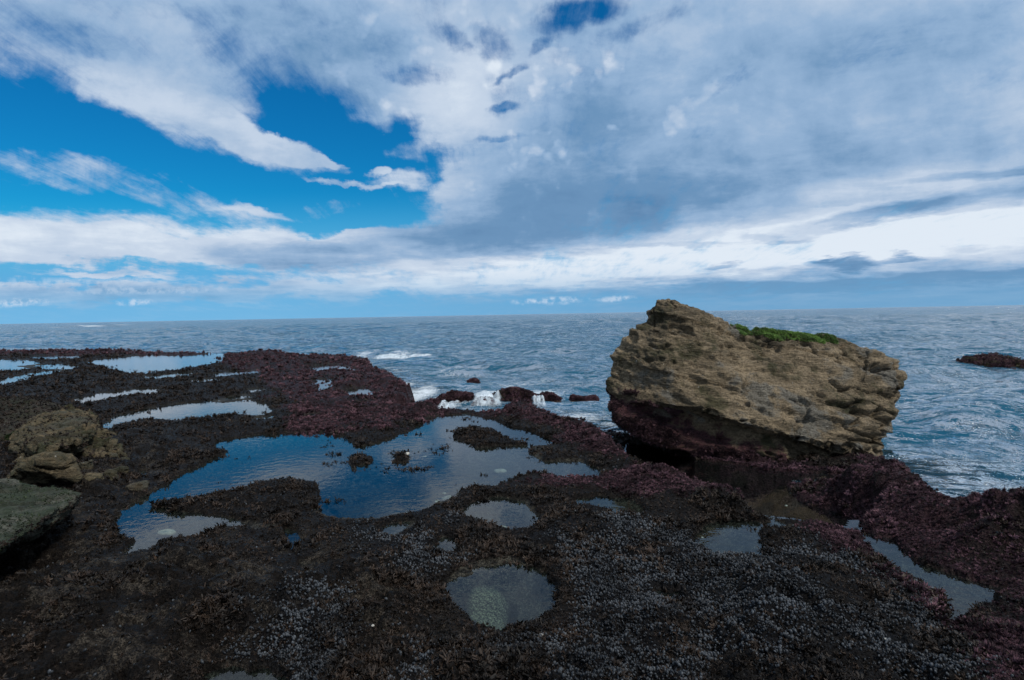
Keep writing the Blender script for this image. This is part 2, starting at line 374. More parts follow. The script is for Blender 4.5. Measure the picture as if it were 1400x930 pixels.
# ------------------------------------------------------------------ water
mpool = mat_water('pool_water', (.74, .86, .88), .0012, 14)
for i, (p, lv, dp, bw) in enumerate(POOLW):
    P2 = np.array(p); rr = np.hypot(*P2.mean(0)); pad = .07+.016*rr
    mn = P2.min(0)-pad-.3-.02*rr; mx = P2.max(0)+pad+.3+.02*rr
    nx, ny = 70, 70
    gx, gy = np.meshgrid(np.linspace(mn[0], mx[0], nx), np.linspace(mn[1], mx[1], ny)); cx = (gx[1:, 1:]+gx[:-1, :-1])/2; cy = (gy[1:, 1:]+gy[:-1, :-1])/2
    wx_, wy_ = warp(cx.ravel(), cy.ravel())
    ds = np.stack([sdf_local(wx_, wy_, pp, 1.0) for pp, _, _, _ in POOLW])
    k_ = (ds[i] < pad) & (ds.argmin(0) == i) & (sdf(wx_, wy_, REEFW) < -.02)
    if not k_.any(): continue
    fa = grid_faces(ny, nx)[k_]; used = np.unique(fa); mp = np.full(nx*ny, -1); mp[used] = np.arange(len(used))
    V = np.stack([gx.ravel(), gy.ravel(), np.full(nx*ny, lv)], -1)[used]
    o = mesh_np('tide_pool_water', V, mp[fa], mpool, smooth=False); tag(o, kind='structure')
# sea
rs2 = radii(4.0, 150, .0042, .010, 40); r = rs2[-1]; ex = []
while r < 40000: r *= 1.06; ex.append(r)
rs2 = np.concatenate([rs2, ex])
X, Y, nr, nc = polar(900, rs2)
R = np.sqrt(X*X+Y*Y)
sp = np.maximum(R*.008, .01)
Z = np.zeros(X.shape)
wr = np.random.default_rng(3)
lam = 0.22
wx = X+.5*fbm(X*.25, Y*.25, o=2, s=71); wy = Y+.5*fbm(X*.25, Y*.25, o=2, s=72)
for k in range(34):
    L = .28*1.115**k; an = math.radians(-95+wr.normal()*30)   # travelling towards the shore
    kx, ky = math.cos(an)*2*math.pi/L, math.sin(an)*2*math.pi/L
    amp = .0135*L**.70*sstep(.22, .5, L/np.maximum(sp*5, .01)*.5)
    ph = wr.uniform(0, 6.28)
    s_ = np.sin(kx*wx+ky*wy+ph+1.5*fbm(X/L*.35, Y/L*.35, o=1, s=80+k)); Z += amp*(s_ + .35*(1-np.abs(s_))*2-.3)
DRS = sdf(X, Y, REEFW)
Z *= .35+.65*sstep(0, 3.5, DRS)
foam = .50*sstep(2.6, .3, DRS)*sstep(2.6, .6, X)*sstep(14, 6, np.abs(X))*(.4+.6*sstep(-.4, .4, fbm(X*1.3, Y*1.3, o=2, s=77)))
def spot(px, py, wxp, wyp, an, v, z=SEA):
    c = P(px, py, z); sx = wxp*c[1]/F; sy = max(.04, (P(px, py-wyp, z)[1]-P(px, py+wyp, z)[1])/2); a = math.radians(an)
    dx = X-c[0]; dy = Y-c[1]
    return v*np.exp(-1.2*(((dx*math.cos(a)+dy*math.sin(a))/sx)**2+((-dx*math.sin(a)+dy*math.cos(a))/sy)**2)), c
for a in [(545,489,55,4,0,.60),(500,487,25,4,0,.6),(620,505,60,7,0,.45),(575,535,34,16,0,.8),(598,550,30,10,0,.8),(665,542,50,14,0,.72),(740,535,50,10,0,.6),(700,522,130,9,0,.42),(830,545,60,20,0,.35),(800,570,40,14,0,.6),(835,585,25,8,0,.6),(545,524,34,14,0,.75),
          (128,446.8,16,.8,0,1.1),(200,478,40,3,0,.8),(60,472,50,1.5,0,.4),(1240,674,40,5,5,.55),(170,479,14,3,0,.5)]:
    f, c = spot(*a); foam = np.maximum(foam, f)
f, c = spot(540, 487, 85, 6, 0, 1); Z += .16*f*(1+.3*fbm(X*2, Y*2, o=3, s=91))
f, c = spot(610, 485, 40, 6, 0, 1); Z += .10*f
f, c = spot(128, 446.6, 22, .9, 0, 1); Z += .9*f*(1+.5*fbm(X*.3, Y*.3, o=3, s=92))
f, c = spot(664, 543, 34, 8, 0, 1); Z += .13*f*(1+.6*fbm(X*4, Y*4, o=3, s=93))
f, c = spot(600, 545, 30, 9, 0, 1); Z += .05*f
depth = .35+.65*sstep(.1, 1.6, DRS)
keep = DRS > -.8
fa = grid_faces(nr, nc, True)[:, ::-1]; fa = fa[keep[fa].any(1)]
used = np.zeros(len(X), bool); used[fa.ravel()] = True; idx = np.cumsum(used)-1
sea = mesh_np('sea_water', np.stack([X, Y, Z+SEA], -1)[used], idx[fa], mat_water('sea_water', (.55, .72, .74), deep=(.013, .074, .126), sea=True),
    {'foam': foam[used], 'depth': depth[used]})
tag(sea, kind='structure')
# ------------------------------------------------------------------ rocks
def rock_mesh(name, hulls, mat, vox=.016, amp=.05, dip=.32, seed=1, smooth_it=6, parent=None, strata=1.0, freq=1.0, pits=1.0, cracks=1.0):
    bm = bmesh.new()
    for pts in hulls:
        b2 = bmesh.new()
        for p in pts: b2.verts.new(p)
        bmesh.ops.convex_hull(b2, input=b2.verts)
        bmesh.ops.delete(b2, geom=[v for v in b2.verts if not v.link_faces], context='VERTS')
        bmesh.ops.recalc_face_normals(b2, faces=b2.faces)
        t = bpy.data.meshes.new('t'); b2.to_mesh(t); b2.free(); bm.from_mesh(t); bpy.data.meshes.remove(t)
    me = bpy.data.meshes.new(name); bm.to_mesh(me); bm.free()
    o = bpy.data.objects.new(name, me); COL.objects.link(o)
    md = o.modifiers.new('r', 'REMESH'); md.mode = 'VOXEL'; md.voxel_size = vox
    sm = o.modifiers.new('s', 'SMOOTH'); sm.iterations = smooth_it; sm.factor = .6
    dg = bpy.context.evaluated_depsgraph_get(); ev = o.evaluated_get(dg); me2 = bpy.data.meshes.new_from_object(ev)
    o.modifiers.clear(); o.data = me2; bpy.data.meshes.remove(me); me2.name = name
    n = len(me2.vertices); V = np.empty(n*3, np.float32); me2.vertices.foreach_get('co', V); V = V.reshape(-1, 3).astype(float)
    NN = np.empty(n*3, np.float32); me2.vertices.foreach_get('normal', NN); NN = NN.reshape(-1, 3).astype(float)
    c, s = math.cos(dip), math.sin(dip)
    u = (V[:, 0]*c-V[:, 2]*s)*freq; w = (V[:, 0]*s+V[:, 2]*c)*freq; v = V[:, 1]*freq
    big = fbm(u*1.7, v*1.7, w*2.2, o=3, s=seed)
    st = fbm(u*1.2, v*1.2, w*9, o=4, s=seed+3, g=.6)
    st2 = np.sin(w*26+4*fbm(u*1.1, v*1.1, w*1.5, o=3, s=seed+9))
    fi = fbm(u*9, v*9, w*13, o=5, s=seed+5, g=.65)
    pt = fbm(u*7, v*7, w*12, o=2, s=seed+7); pit = -sstep(.22, .5, pt)
    D = amp*(1.0*big + strata*.55*st + strata*.10*st2 + .62*fi + pits*.55*pit*(.4+.9*(fbm(u*1.3, v*1.3, w*1.3, o=2, s=seed+20) > 0)))
    ck = np.abs(fbm(u*.9, v*.9, w*3.4, o=4, s=seed+30, g=.55)); ck2 = np.abs(fbm(u*1.6+.6*w, v*1.6, w*1.2, o=3, s=seed+33))
    crack = np.maximum(sstep(.055, .0, ck)*sstep(-.1, .2, fbm(u*.8, v*.8, w*.8, o=2, s=seed+31)), .6*sstep(.03, 0, ck2)*sstep(0, .3, fbm(u, v, w, o=2, s=seed+35)))
    D = D - amp*1.6*crack*cracks
    blk = np.floor(w*4.2+1.5*fbm(u*.6, v*.6, w*.6, o=2, s=seed+40)); D = D + amp*.75*strata*(_h(blk.astype(np.int64), 0, 0, seed)-.5)
    V = V+NN*D[:, None]
    me2.vertices.foreach_set('co', V.astype(np.float32).ravel()); me2.polygons.foreach_set('use_smooth', np.ones(len(me2.polygons), bool))
    me2.update(); me2.materials.clear(); me2.materials.append(mat)
    if parent: o.parent = parent
    return o, V, NN
Bd = lambda L: [tuple(PD(p[0], p[1], p[2]*1.03)) for p in L]
A1 = Bd([(903,406,6.35),(918,408,6.25),(888,432,6.3),(862,470,6.3),(838,487,6.3),(830,510,6.2),(826,535,6.2),(845,562,6.05),(868,548,5.85),
        (930,424,6.2),(985,444,6.45),(960,560,5.62),(905,500,5.85),(1060,585,5.6),(1000,450,6.7),(905,425,7.0),(850,520,7.1),(870,590,7.0),(1050,600,7.2),(1050,470,7.0)])
A2 = Bd([(985,444,6.45),(1030,452,6.6),(1060,455,6.7),(1140,462,6.75),(1195,483,6.6),(1222,505,6.45),(1224,560,6.15),(1214,600,5.95),(1160,622,5.65),(1060,590,5.58),(960,565,5.62),(940,480,6.1),
        (1130,470,7.6),(1200,500,7.4),(1210,600,7.3),(1000,460,7.4),(980,600,7.3)])
A3 = Bd([(1190,480,6.55),(1222,498,6.6),(1236,514,6.5),(1232,530,6.4),(1214,540,6.2),(1180,520,6.2),(1215,510,6.9),(1180,490,7.0)])
B1 = Bd([(828,535,6.25),(840,560,6.0),(866,590,5.9),(930,614,5.78),(1000,638,5.72),(1100,652,5.70),(1195,646,5.76),(1214,605,5.9),(1150,610,5.75),(1180,670,6.3),(960,572,5.82),(860,530,6.05),(940,520,6.2),(1180,560,6.2),(860,570,7.0),(1000,600,7.3),(1200,610,7.2)])
mb = mat_rock('boulder_sandstone', tan=(.345, .265, .168), dark=(.060, .050, .032), grey=(.22, .21, .18), pinkz=.40, low=(1.13, .38))
boulder = bpy.data.objects.new('boulder', None); COL.objects.link(boulder)
bc = PD(1030, 625, 6.5); boulder.location = (bc[0], bc[1], -.3)
tag(boulder, 'huge tan sandstone boulder with pointed left peak and green algae on top, beside the sea', 'boulder')
def to_parent(o, root):
    o.parent = root; o.matrix_parent_inverse = Matrix.Translation(-Vector(root.location))
bs, BV, BN = rock_mesh('stone', [A1, A2, A3, B1], mb, vox=.0135, amp=.078, seed=3, strata=1.15, smooth_it=4)
to_parent(bs, boulder)
# --- scattering helpers
def proto_blades(nb, ln, wd, lean, seg=2, rg=None):
    V = []; Fc = []
    for k in range(nb):
        a = rg.uniform(0, 6.283); l = ln*rg.uniform(.5, 1.1); le = lean*rg.uniform(.3, 1.3); w = wd*rg.uniform(.6, 1.3)
        bx, by = rg.normal(0, .25, 2)*ln*.6
        d = np.array([math.cos(a), math.sin(a)]); t = np.array([-d[1], d[0]]); b0 = len(V)
        for s in range(seg+1):
            f = s/seg; out = le*f*f*l; z = l*(f-.35*f*f*le)-.1*ln; ww = w*(1-f*.6)*.5; tw = rg.uniform(-.3, .3)
            c = np.array([bx, by])+d*out
            V.append((*(c+t*ww), z+tw*ww)); V.append((*(c-t*ww), z-tw*ww))
        for s in range(seg):
            i = b0+2*s; Fc += [(i, i+1, i+3), (i, i+3, i+2)]
    return np.array(V), np.array(Fc)
def proto_knobs(nb, ln, wd, rg):
    V = []; Fc = []
    for k in range(nb):
        th = rg.uniform(0, 1.25); a = rg.uniform(0, 6.283); l = ln*rg.uniform(.6, 1.1)
        d = np.array([math.sin(th)*math.cos(a), math.sin(th)*math.sin(a), math.cos(th)])
        t = np.cross(d, (.3, .5, .8)); t /= np.linalg.norm(t); b = np.cross(d, t); i0 = len(V)
        for f, ww in ((0, .6), (.65, 1.0)):
            for j in range(3):
                an = j*2.094; V.append(d*l*f+(t*math.cos(an)+b*math.sin(an))*wd*ww*.5)
        V.append(d*l)
        for j in range(3):
            j2 = (j+1) % 3; Fc += [(i0+j, i0+j2, i0+3+j2), (i0+j, i0+3+j2, i0+3+j), (i0+3+j, i0+3+j2, i0+6)]
    return np.array(V), np.array(Fc)
def proto_mussel(rg):
    V = []; Fc = []; ns = 6; L = 1.0
    prof = [(0, .05), (.25, .34), (.6, .46), (.88, .30), (1.0, .06)]
    for z, w in prof:
        for j in range(ns):
            a = j*6.283/ns; V.append((w*math.cos(a)*.55, w*math.sin(a)*(1.0 if math.sin(a) > 0 else .8), z-.15))
    for i in range(len(prof)-1):
        for j in range(ns):
            a, b = i*ns+j, i*ns+(j+1) % ns; Fc += [(a, b, b+ns), (a, b+ns, a+ns)]
    return np.array(V), np.array(Fc)
def scatter(name, pos, nrm, scale, protos, mat, tilt=.35, align=.7, parent=None, smooth=False, varf=None):
    n = len(pos); pid = RNG.integers(0, len(protos), n)
    up = nrm*align + np.array([0, 0, 1.0])*(1-align) + RNG.normal(0, tilt, (n, 3)); up /= np.linalg.norm(up, axis=1, keepdims=True)
    a = RNG.uniform(0, 6.283, n); t = np.stack([np.cos(a), np.sin(a), np.zeros(n)], -1)
    t -= up*(t*up).sum(1, keepdims=True); t /= np.linalg.norm(t, axis=1, keepdims=True)+1e-9; b = np.cross(up, t)
    Vs = []; Fs = []; Va = []; off = 0
    var = RNG.uniform(0, 1, n)
    for k, (pv, pf) in enumerate(protos):
        m = np.where(pid == k)[0]
        if not len(m): continue
        w = pos[m][:, None, :] + scale[m][:, None, None]*(pv[None, :, 0:1]*t[m][:, None, :]+pv[None, :, 1:2]*b[m][:, None, :]+pv[None, :, 2:3]*up[m][:, None, :])
        Vs.append(w.reshape(-1, 3)); Fs.append((pf[None]+(np.arange(len(m))*len(pv))[:, None, None]+off).reshape(-1, 3)); off += len(m)*len(pv)
        Va.append(np.repeat(var[m], len(pv)))
    return mesh_np(name, np.concatenate(Vs), np.concatenate(Fs), mat, {'var': np.concatenate(Va)}, smooth=smooth, parent=parent)
def sample_ground(n, r1, r2, pw=1.0, amax=48):
    # log-uniform radius, so that density falls with distance
    r = r1*np.exp(RNG.uniform(0, 1, n)**pw*math.log(r2/r1)); a = np.radians(RNG.uniform(-amax, amax, n))
    return r*np.sin(a), r*np.cos(a), r
def with_normals(x, y):
    z, dw, dr = terrain(x, y); e = .02
    zx = terrain(x+e, y)[0]; zy = terrain(x, y+e)[0]
    nn = np.stack([-(zx-z)/e, -(zy-z)/e, np.ones(len(x))], -1); nn /= np.linalg.norm(nn, axis=1, keepdims=True)
    return z, dw, dr, nn
# dark weed
x, y, r = sample_ground(230000, 1.5, 42, 1.0, 45)
z, dw, dr, nn = with_normals(x, y)
pk, ms, pa = near(*jit(x, y))
pk = np.clip(pk+sstep(-.5, -.1, dr)*.8, 0, 1)
cl = fbm(x*2.6, y*2.6, o=4, s=101); clump = fbm(x*5.5, y*5.5, o=3, s=102, g=.6)
shal = (dw <= -.012) & (y > 4.05) & (dw > -.34) & (z > -.2) & (fbm(x*4.5, y*4.5, o=4, s=103, g=.65) > .20)
z = np.where(shal, np.maximum(z, -.012), z)
base_ok = shal | (dw > -.012-.05*(RNG.uniform(0, 1, len(x)) < .12)) & (dr < .4) & (z > SEA-.04)
u = RNG.uniform(0, 1, len(x))
PEB_T = []
mk = base_ok & (u*np.where(shal, 1.6, 1.0) < (1-.9*pk)*(1-.75*ms*sstep(.2, -.1, cl))*(1-.9*pa*sstep(-.04, .16, cl))*sstep(-.9, -.1, clump))
rg = np.random.default_rng(5)
pb = [proto_blades(11, 1, .30, .8, 2, rg) for _ in range(5)]
size = (.012+.0017*r)*RNG.uniform(.5, 1.3, len(x))*(.65+1.1*sstep(-.15, .45, clump))
pos = np.stack([x, y, z], -1)
mweed = mat_weed('dark_seaweed', (.005, .004, .003), (.045, .030, .021), .55, .18)
tag(scatter('seaweed', pos[mk], nn[mk], size[mk], pb, mweed, .3, .6), 'low dark brown seaweed carpet over the wet reef around the pools', 'seaweed', kind='stuff')
mp_ = base_ok & (u < pk)
pkb = [proto_knobs(16, 1, .20, rg) for _ in range(5)]
mpink = mat_weed('coralline_algae', (.014, .007, .010), (.17, .090, .108), .65, .15)
tag(scatter('coralline_algae', pos[mp_], nn[mp_], size[mp_]*.95, pkb, mpink, .3, .8), 'purple pink coralline algae crusting the reef mounds at the sea edge', 'algae', kind='stuff')
# more pink near right
x, y, r = sample_ground(110000, 2.0, 9, 1.0)
z, dw, dr, nn = with_normals(x, y)
pk, ms, pa = near(*jit(x, y)); cl = fbm(x*2.6, y*2.6, o=4, s=101); pos = np.stack([x, y, z], -1); u = RNG.uniform(0, 1, len(x))
mk = (dw > 0) & (dr < .05) & (z > SEA-.02) & (u < pk)
tag(scatter('coralline_algae', pos[mk], nn[mk], (.009+.0016*r[mk])*RNG.uniform(.5, 1.2, mk.sum()), pkb, mpink, .3, .8), 'fine purple pink algae turf on the ridge beside the sea', 'algae', kind='stuff')
# mussels
x, y, r = sample_ground(130000, 1.6, 5.2, .9)
z, dw, dr, nn = with_normals(x, y)
pk, ms, pa = near(*jit(x, y)); cl = fbm(x*2.6, y*2.6, o=4, s=101); pos = np.stack([x, y, z], -1); u = RNG.uniform(0, 1, len(x))
mk = (dw > .01) & (u < ms*sstep(.32, -.05, cl+.5*fbm(x*8, y*8, o=3, s=105))*1.1+.012*(1-pk))
mmus = mat_weed('mussel_shell', (.010, .012, .015), (.068, .076, .085), .45, .25)
tag(scatter('mussel_bed', pos[mk], nn[mk], (.0075+.0021*r[mk])*RNG.uniform(.45, 1.35, mk.sum()), [proto_mussel(rg)], mmus, .42, .8, smooth=True), 'dense bed of small grey mussels covering the near reef', 'mussels', kind='stuff')
# ------------------------------------------------------------------ boulder parts: algae
up = BN[:, 2]
def on_boulder(sel, n):
    i = np.where(sel)[0]; i = RNG.choice(i, n); return BV[i]+RNG.normal(0, .006, (n, 3)), BN[i]
pL = PD(1000, 450, 6.6*1.03); pR = PD(1145, 465, 6.7*1.03)
edge = .05*fbm(BV[:, 0]*6, BV[:, 1]*6, o=3, s=201)
topz = pL[2]+(BV[:, 0]-pL[0])/(pR[0]-pL[0])*(pR[2]-pL[2])
sel = (BV[:, 0] > pL[0]+edge) & (BV[:, 0] < pR[0]+edge) & (BV[:, 2] > topz-.062-edge*.9) & (up > .15)
if sel.sum() > 10:
    q, nq = on_boulder(sel, 40000)
    mg = mat_weed('green_algae', (.05, .11, .016), (.16, .28, .045), .6, .3)
    g = scatter('green_algae', q, nq, np.full(len(q), .011)*RNG.uniform(.5, 1.3, len(q)), pb, mg, .35, .7); to_parent(g, boulder)
lowf = .50 - .42*(BV[:, 0]-1.13) + .10*fbm(BV[:, 0]*3, BV[:, 2]*4, o=3, s=210)
sel = (BV[:, 2] < lowf) & (fbm(BV[:, 0]*4, BV[:, 1]*4, BV[:, 2]*6, o=3, s=211) > .06) & (BV[:, 1] < 7.6) & (BV[:, 2] > -.3)
q, nq = on_boulder(sel, 16000)
g = scatter('coralline_fringe', q, nq, .024*RNG.uniform(.5, 1.2, len(q)), pkb, mat_weed('coralline_on_boulder', (.020, .010, .012), (.105, .055, .062), .65, .2), .35, .9); to_parent(g, boulder)
tag(g, 'purple pink algae fringe along the wet foot of the boulder')
# ------------------------------------------------------------------ other rocks
def rock(name, hulls, mat, label, vox, amp, seed, cat='rock', group=None, freq=2.0, **kw):
    o, V, Nn = rock_mesh(name, hulls, mat, vox=vox, amp=amp, seed=seed, freq=freq, **kw)
    tag(o, label, cat, group); return o, V, Nn
ml = mat_rock('left_sandstone', tan=(.19, .145, .085), dark=(.025, .022, .014), dip=-.15, grey=(.10, .095, .075), green=.3)
Q = lambda L: [tuple(P(*p)) for p in L]
tr = rock('rock', [Q([(20,602,.20),(30,590,.26),(60,573,.29),(95,566,.30),(122,574,.29),(128,590,.27),(104,606,.26),(60,616,.24),(22,618,.10),(120,606,.12),(140,596,.1),(60,632,.02),(110,628,.02),(60,560,0),(130,568,.0)]),
   Q([(70,610,.20),(120,590,.22),(150,600,.17),(168,616,.12),(176,632,.03),(150,642,-.02),(100,648,-.02),(70,640,.05),(60,600,.0),(150,590,0)]),
   Q([(126,582,.20),(150,588,.16),(160,604,.10),(120,606,.12),(120,580,.0),(165,600,0)])], ml,
     'flat tan rock at the left edge with pale worn top, behind the domed rock', .012, .065, 21, smooth_it=2)
rock('rock', [Q([(14,648,.20),(30,636,.27),(62,626,.30),(95,630,.26),(108,655,.12),(100,670,-.02),(20,676,-.02),(5,665,.05),(40,620,.0),(100,640,0)])], ml,
     'low domed brown rock in front of the flat tan rock at the left edge', .011, .055, 22, smooth_it=2)
mgn = mat_rock('green_grey_ledge', tan=(.085, .09, .066), dark=(.018, .024, .018), dip=.05, grey=(.16, .16, .13), green=.75)
lg = rock('rock_ledge', [Q([(-120,668,.30),(0,664,.30),(60,668,.28),(112,674,.24),(60,712,.26),(0,752,.28),(-160,790,.28),(-130,672,.16),(20,680,.13),(104,690,.14),(45,725,.14),(-30,765,.15),(-150,800,.15)]),
     Q([(-120,668,.20),(0,670,.20),(60,690,.15),(0,720,.15),(-160,760,.15),(-120,690,-.1),(0,700,-.1),(50,712,-.1),(-30,750,-.1),(-160,780,-.1)])], mgn,
     'flat grey green rock ledge with pale broken edge above the dark gully', .013, .05, 23, smooth_it=2, cat='rock ledge')
dk = rock('rock', [Q([(-90,560,.30),(-20,548,.34),(40,545,.33),(80,556,.25),(96,566,.1),(60,590,.05),(0,610,.05),(-90,620,.05),(-60,550,0),(60,548,0)])], 
     mat_rock('dark_weedy_rock', tan=(.06, .045, .035), dark=(.02, .016, .012), dip=0, grey=(.05, .04, .035), green=.3),
     'dark brown weedy rock at the far left, behind the flat tan rock', .02, .05, 24)
for k, (a, b, w_, h_, s_) in enumerate([(118,650,10,.06,31),(128,664,14,.05,32),(152,657,9,.05,33),(165,650,12,.05,34),(186,668,16,.05,35)]):
    c = P(a, b, .03); w2 = w_*c[1]/F
    hh, _, _ = terrain(np.array([c[0]]), np.array([c[1]])); z0 = hh[0]
    pts = [(c[0]+w2*math.cos(t)*rg.uniform(.8, 1.1), c[1]+w2*.8*math.sin(t), z0+zz) for t in np.linspace(0, 5.5, 7) for zz in (-.04, h_*rg.uniform(.5, 1.2))]
    rock('small_rock', [pts], ml, ['small brown stone just right of the domed rock', 'pale stone tucked below the domed rock on its right', 'smallest brown stone between the tan rock and the gully', 'brown stone on the weed just right of the flat tan rock', 'flattish stone nearest the large pool on the left bank'][k], .008, .012, s_, group='stones beside the left rocks', freq=5)
def cover(o, name, V, Nn, sel, k, size, protos, mat):
    i = RNG.choice(np.where(sel)[0], k); return scatter(name, V[i], Nn[i], size*RNG.uniform(.5, 1.3, k), protos, mat, .35, .8, parent=o)
cover(dk[0], 'seaweed_cover', dk[1], dk[2], dk[2][:, 2] > -.2, 5000, .026, pb, mweed)
gx = P(14, 588, .2); V_ = dk[1]
sel_ = (np.hypot(V_[:, 0]-gx[0], (V_[:, 1]-gx[1])*.7)+.1*fbm(V_[:, 0]*8, V_[:, 1]*8, o=2, s=9) < .26) & (dk[2][:, 2] > 0)
if sel_.sum() > 5: cover(dk[0], 'green_algae', V_, dk[2], sel_, 1500, .022, pb, mat_weed('dark_green_algae', (.015, .030, .006), (.04, .08, .015), .6, .2))
V_ = lg[1]; nz = fbm(V_[:, 0]*3.5, V_[:, 1]*7, V_[:, 2]*7, o=4, s=79, g=.6)
cover(lg[0], 'green_algae', V_, lg[2], (nz > .02) & (lg[2][:, 2] > .3) & (nz > .12), 3500, .009, pb, mat_weed('dull_green_algae', (.014, .022, .010), (.055, .075, .035), .6, .2))
cover(lg[0], 'seaweed_fringe', V_, lg[2], (lg[2][:, 2] < .35) & (nz > -.1), 3500, .016, pb, mweed)
V_ = tr[1]; sel_ = (fbm(V_[:, 0]*5, V_[:, 1]*5, V_[:, 2]*5, o=3, s=77) > .04) | (V_[:, 2] < .10)
cover(tr[0], 'seaweed_fringe', V_, tr[2], sel_, 5500, .02, pb, mweed)
# surf rocks clad in pink algae
mpr = mat_rock('pink_surf_rock', tan=(.07, .034, .034), dark=(.025, .012, .012), grey=(.06, .035, .03), dip=0)
SR = [(626,550,30,.14,'widest pink algae covered rock in the surf, left of the pouring white water'),(704,548,28,.17,'rounded pink rock right of the white water pouring between the surf rocks'),
      (750,546,16,.08,'low pink rock right of the rounded one, awash in the surf'),(646,526,9,.08,'tiny rock tip poking out of the waves behind the surf rocks'),
      (1378,501,44,.22,'low dark red rock awash at the right edge of the photo'),(592,558,13,.10,'small dark rock at the reef tip beside the large pool'),(664,554,16,.06,'low pink rock between the two larger surf rocks under white water'),(798,546,20,.03,'nearly submerged dark rock right of the surf rocks')]
for k, (px, py, wpx, h_, lab) in enumerate(SR):
    c = P(px, py, SEA); w2 = wpx*c[1]/F; dd = w2*.7; h_ *= 1.15
    hull = []; hull2 = []
    for t in np.linspace(0, 6.283, 9)[:-1]:
        for f_, zz in ((1.1, SEA-.25), (1.0, SEA+h_*rg.uniform(.1, .5)), (.55, SEA+h_*rg.uniform(.6, 1.05))):
            f_ *= rg.uniform(.75, 1.15)
            hull.append((c[0]+w2*math.cos(t)*f_, c[1]+dd+dd*math.sin(t)*f_, zz))
            hull2.append((c[0]+w2*.55+w2*.5*math.cos(t)*f_, c[1]+dd*.6+dd*.6*math.sin(t)*f_, SEA+(zz-SEA)*.75))
    o, V, Nn = rock('surf_rock', [hull, hull2], mpr, lab, max(.01, w2*.05), .085 if w2 < .5 else .12, 41+k, group='algae covered rocks in the surf', freq=2.2, strata=.4)
    s2 = np.where((V[:, 2] > SEA-.03))[0]
    if len(s2):
        i = RNG.choice(s2, 1800 if w2 > .12 else 600)
        g = scatter('coralline_algae', V[i], Nn[i], (.014+.0014*c[1])*RNG.uniform(.6, 1.2, len(i)), pkb, mpink, .35, .9, parent=o)
def mat_foam():
    m, nt = new_mat('white_water'); n = N(nt)
    pos = n('ShaderNodeNewGeometry').outputs['Position']
    st = n('ShaderNodeMapping', {0: pos, 'Scale': (13, 3.0, 3.0)}).outputs[0]
    f = n.math('ADD', n.math('MULTIPLY', n.noise(st, 1, 5, .65, .6), .75), n.math('MULTIPLY', n.noise(pos, 22, 5, .7), .35))
    al = n.math('MULTIPLY', n.ramp(n.math('ADD', f, n.math('MULTIPLY', n.attr('var'), .42)), .58, 1.12), .85)
    d = n('ShaderNodeBsdfDiffuse', {'Color': (.55, .62, .67, 1)}).outputs[0]; t = n('ShaderNodeBsdfTransparent').outputs[0]
    n('ShaderNodeOutputMaterial', {0: n('ShaderNodeMixShader', {0: al, 1: t, 2: d}).outputs[0]}); return m
mf = mat_foam()
def white_water(x0, x1, py, up_h, drop, label, sd):
    a_ = P(x0, py, SEA); b_ = P(x1, py, SEA); nu, nv = 70, 40
    u, v = np.meshgrid(np.linspace(0, 1, nu), np.linspace(0, 1, nv)); u = u.ravel(); v = v.ravel()
    Xw = a_[0]+(b_[0]-a_[0])*u; fr_ = fbm(u*6+sd, v*1.2, o=3, s=sd)
    Yw = a_[1]+.75-1.25*v+.10*fr_
    hump = np.exp(-((v-.42)/.27)**2); ends = sstep(0, .22, u)*sstep(1, .78, u)
    Zw = SEA+.01+up_h*hump*ends*(.75+.5*fr_)+drop*np.where(v > .8, -(v-.8), 0)
    Zw += .02*fbm(u*20, v*8, o=3, s=sd+3)
    vr = ends*sstep(0, .3, v)*sstep(1.0, .75, v)*(.8+.5*fr_)
    return tag(mesh_np('sea_foam', np.stack([Xw, Yw, Zw], -1), grid_faces(nv, nu), mf, {'var': vr}), label, 'foam', kind='stuff')
white_water(640, 690, 553, .20, .1, 'white water pouring between the two larger surf rocks', 301)
white_water(592, 628, 560, .12, .05, 'thin white water running off the left surf rock', 302)
white_water(726, 748, 552, .12, .05, 'small wash of white water between the right hand surf rocks', 303)
white_water(500, 600, 491, .16, .0, 'low crest of a small wave breaking beyond the reef tip', 304)
# ------------------------------------------------------------------ stones and shells
mst = mat_plain('pale_stone', (.12, .12, .09), (.26, .25, .19)); msh = mat_plain('white_shell', (.30, .29, .25), (.46, .44, .39), 60, .5)
def pebble(px, py, wpx, label, mat, name='stone', cat='stone', group=None, z=None, flat=.35):
    c = P(px, py, -.04 if z is None else z); h, dwv, _ = terrain(np.array([c[0]]), np.array([c[1]]))
    bm = bmesh.new(); bmesh.ops.create_icosphere(bm, subdivisions=3, radius=1)
    w = wpx*.5*c[1]/F; sd = rg.uniform(0, 50)
    V = np.array([v.co[:] for v in bm.verts]); d = 1+.28*fbm(V[:, 0]*1.6+sd, V[:, 1]*1.6, V[:, 2]*1.6, o=3, s=4)
    ax = rg.uniform(.7, 1)
    for v, k in zip(bm.verts, d): v.co = (v.co.x*w*k, v.co.y*w*k*ax, v.co.z*w*k*flat)
    me = bpy.data.meshes.new(name); bm.to_mesh(me); bm.free(); me.materials.append(mat)
    for p in me.polygons: p.use_smooth = True
    o = bpy.data.objects.new(name, me); COL.objects.link(o); o.location = (c[0], c[1], h[0]+w*flat*.55); o.rotation_euler = (rg.uniform(-.2, .2), rg.uniform(-.2, .2), rg.uniform(0, 6))
    return tag(o, label, cat, group)
pebble(612,664,20,'pale flat stone underwater near the front edge of the large pool',mst,group='pale stones in the pools')
pebble(597,668,9,'small pale stone left of the flat stone in the large pool',mst,group='pale stones in the pools')
pebble(607,657,7,'small pale stone behind the flat stone in the large pool',mst,group='pale stones in the pools')
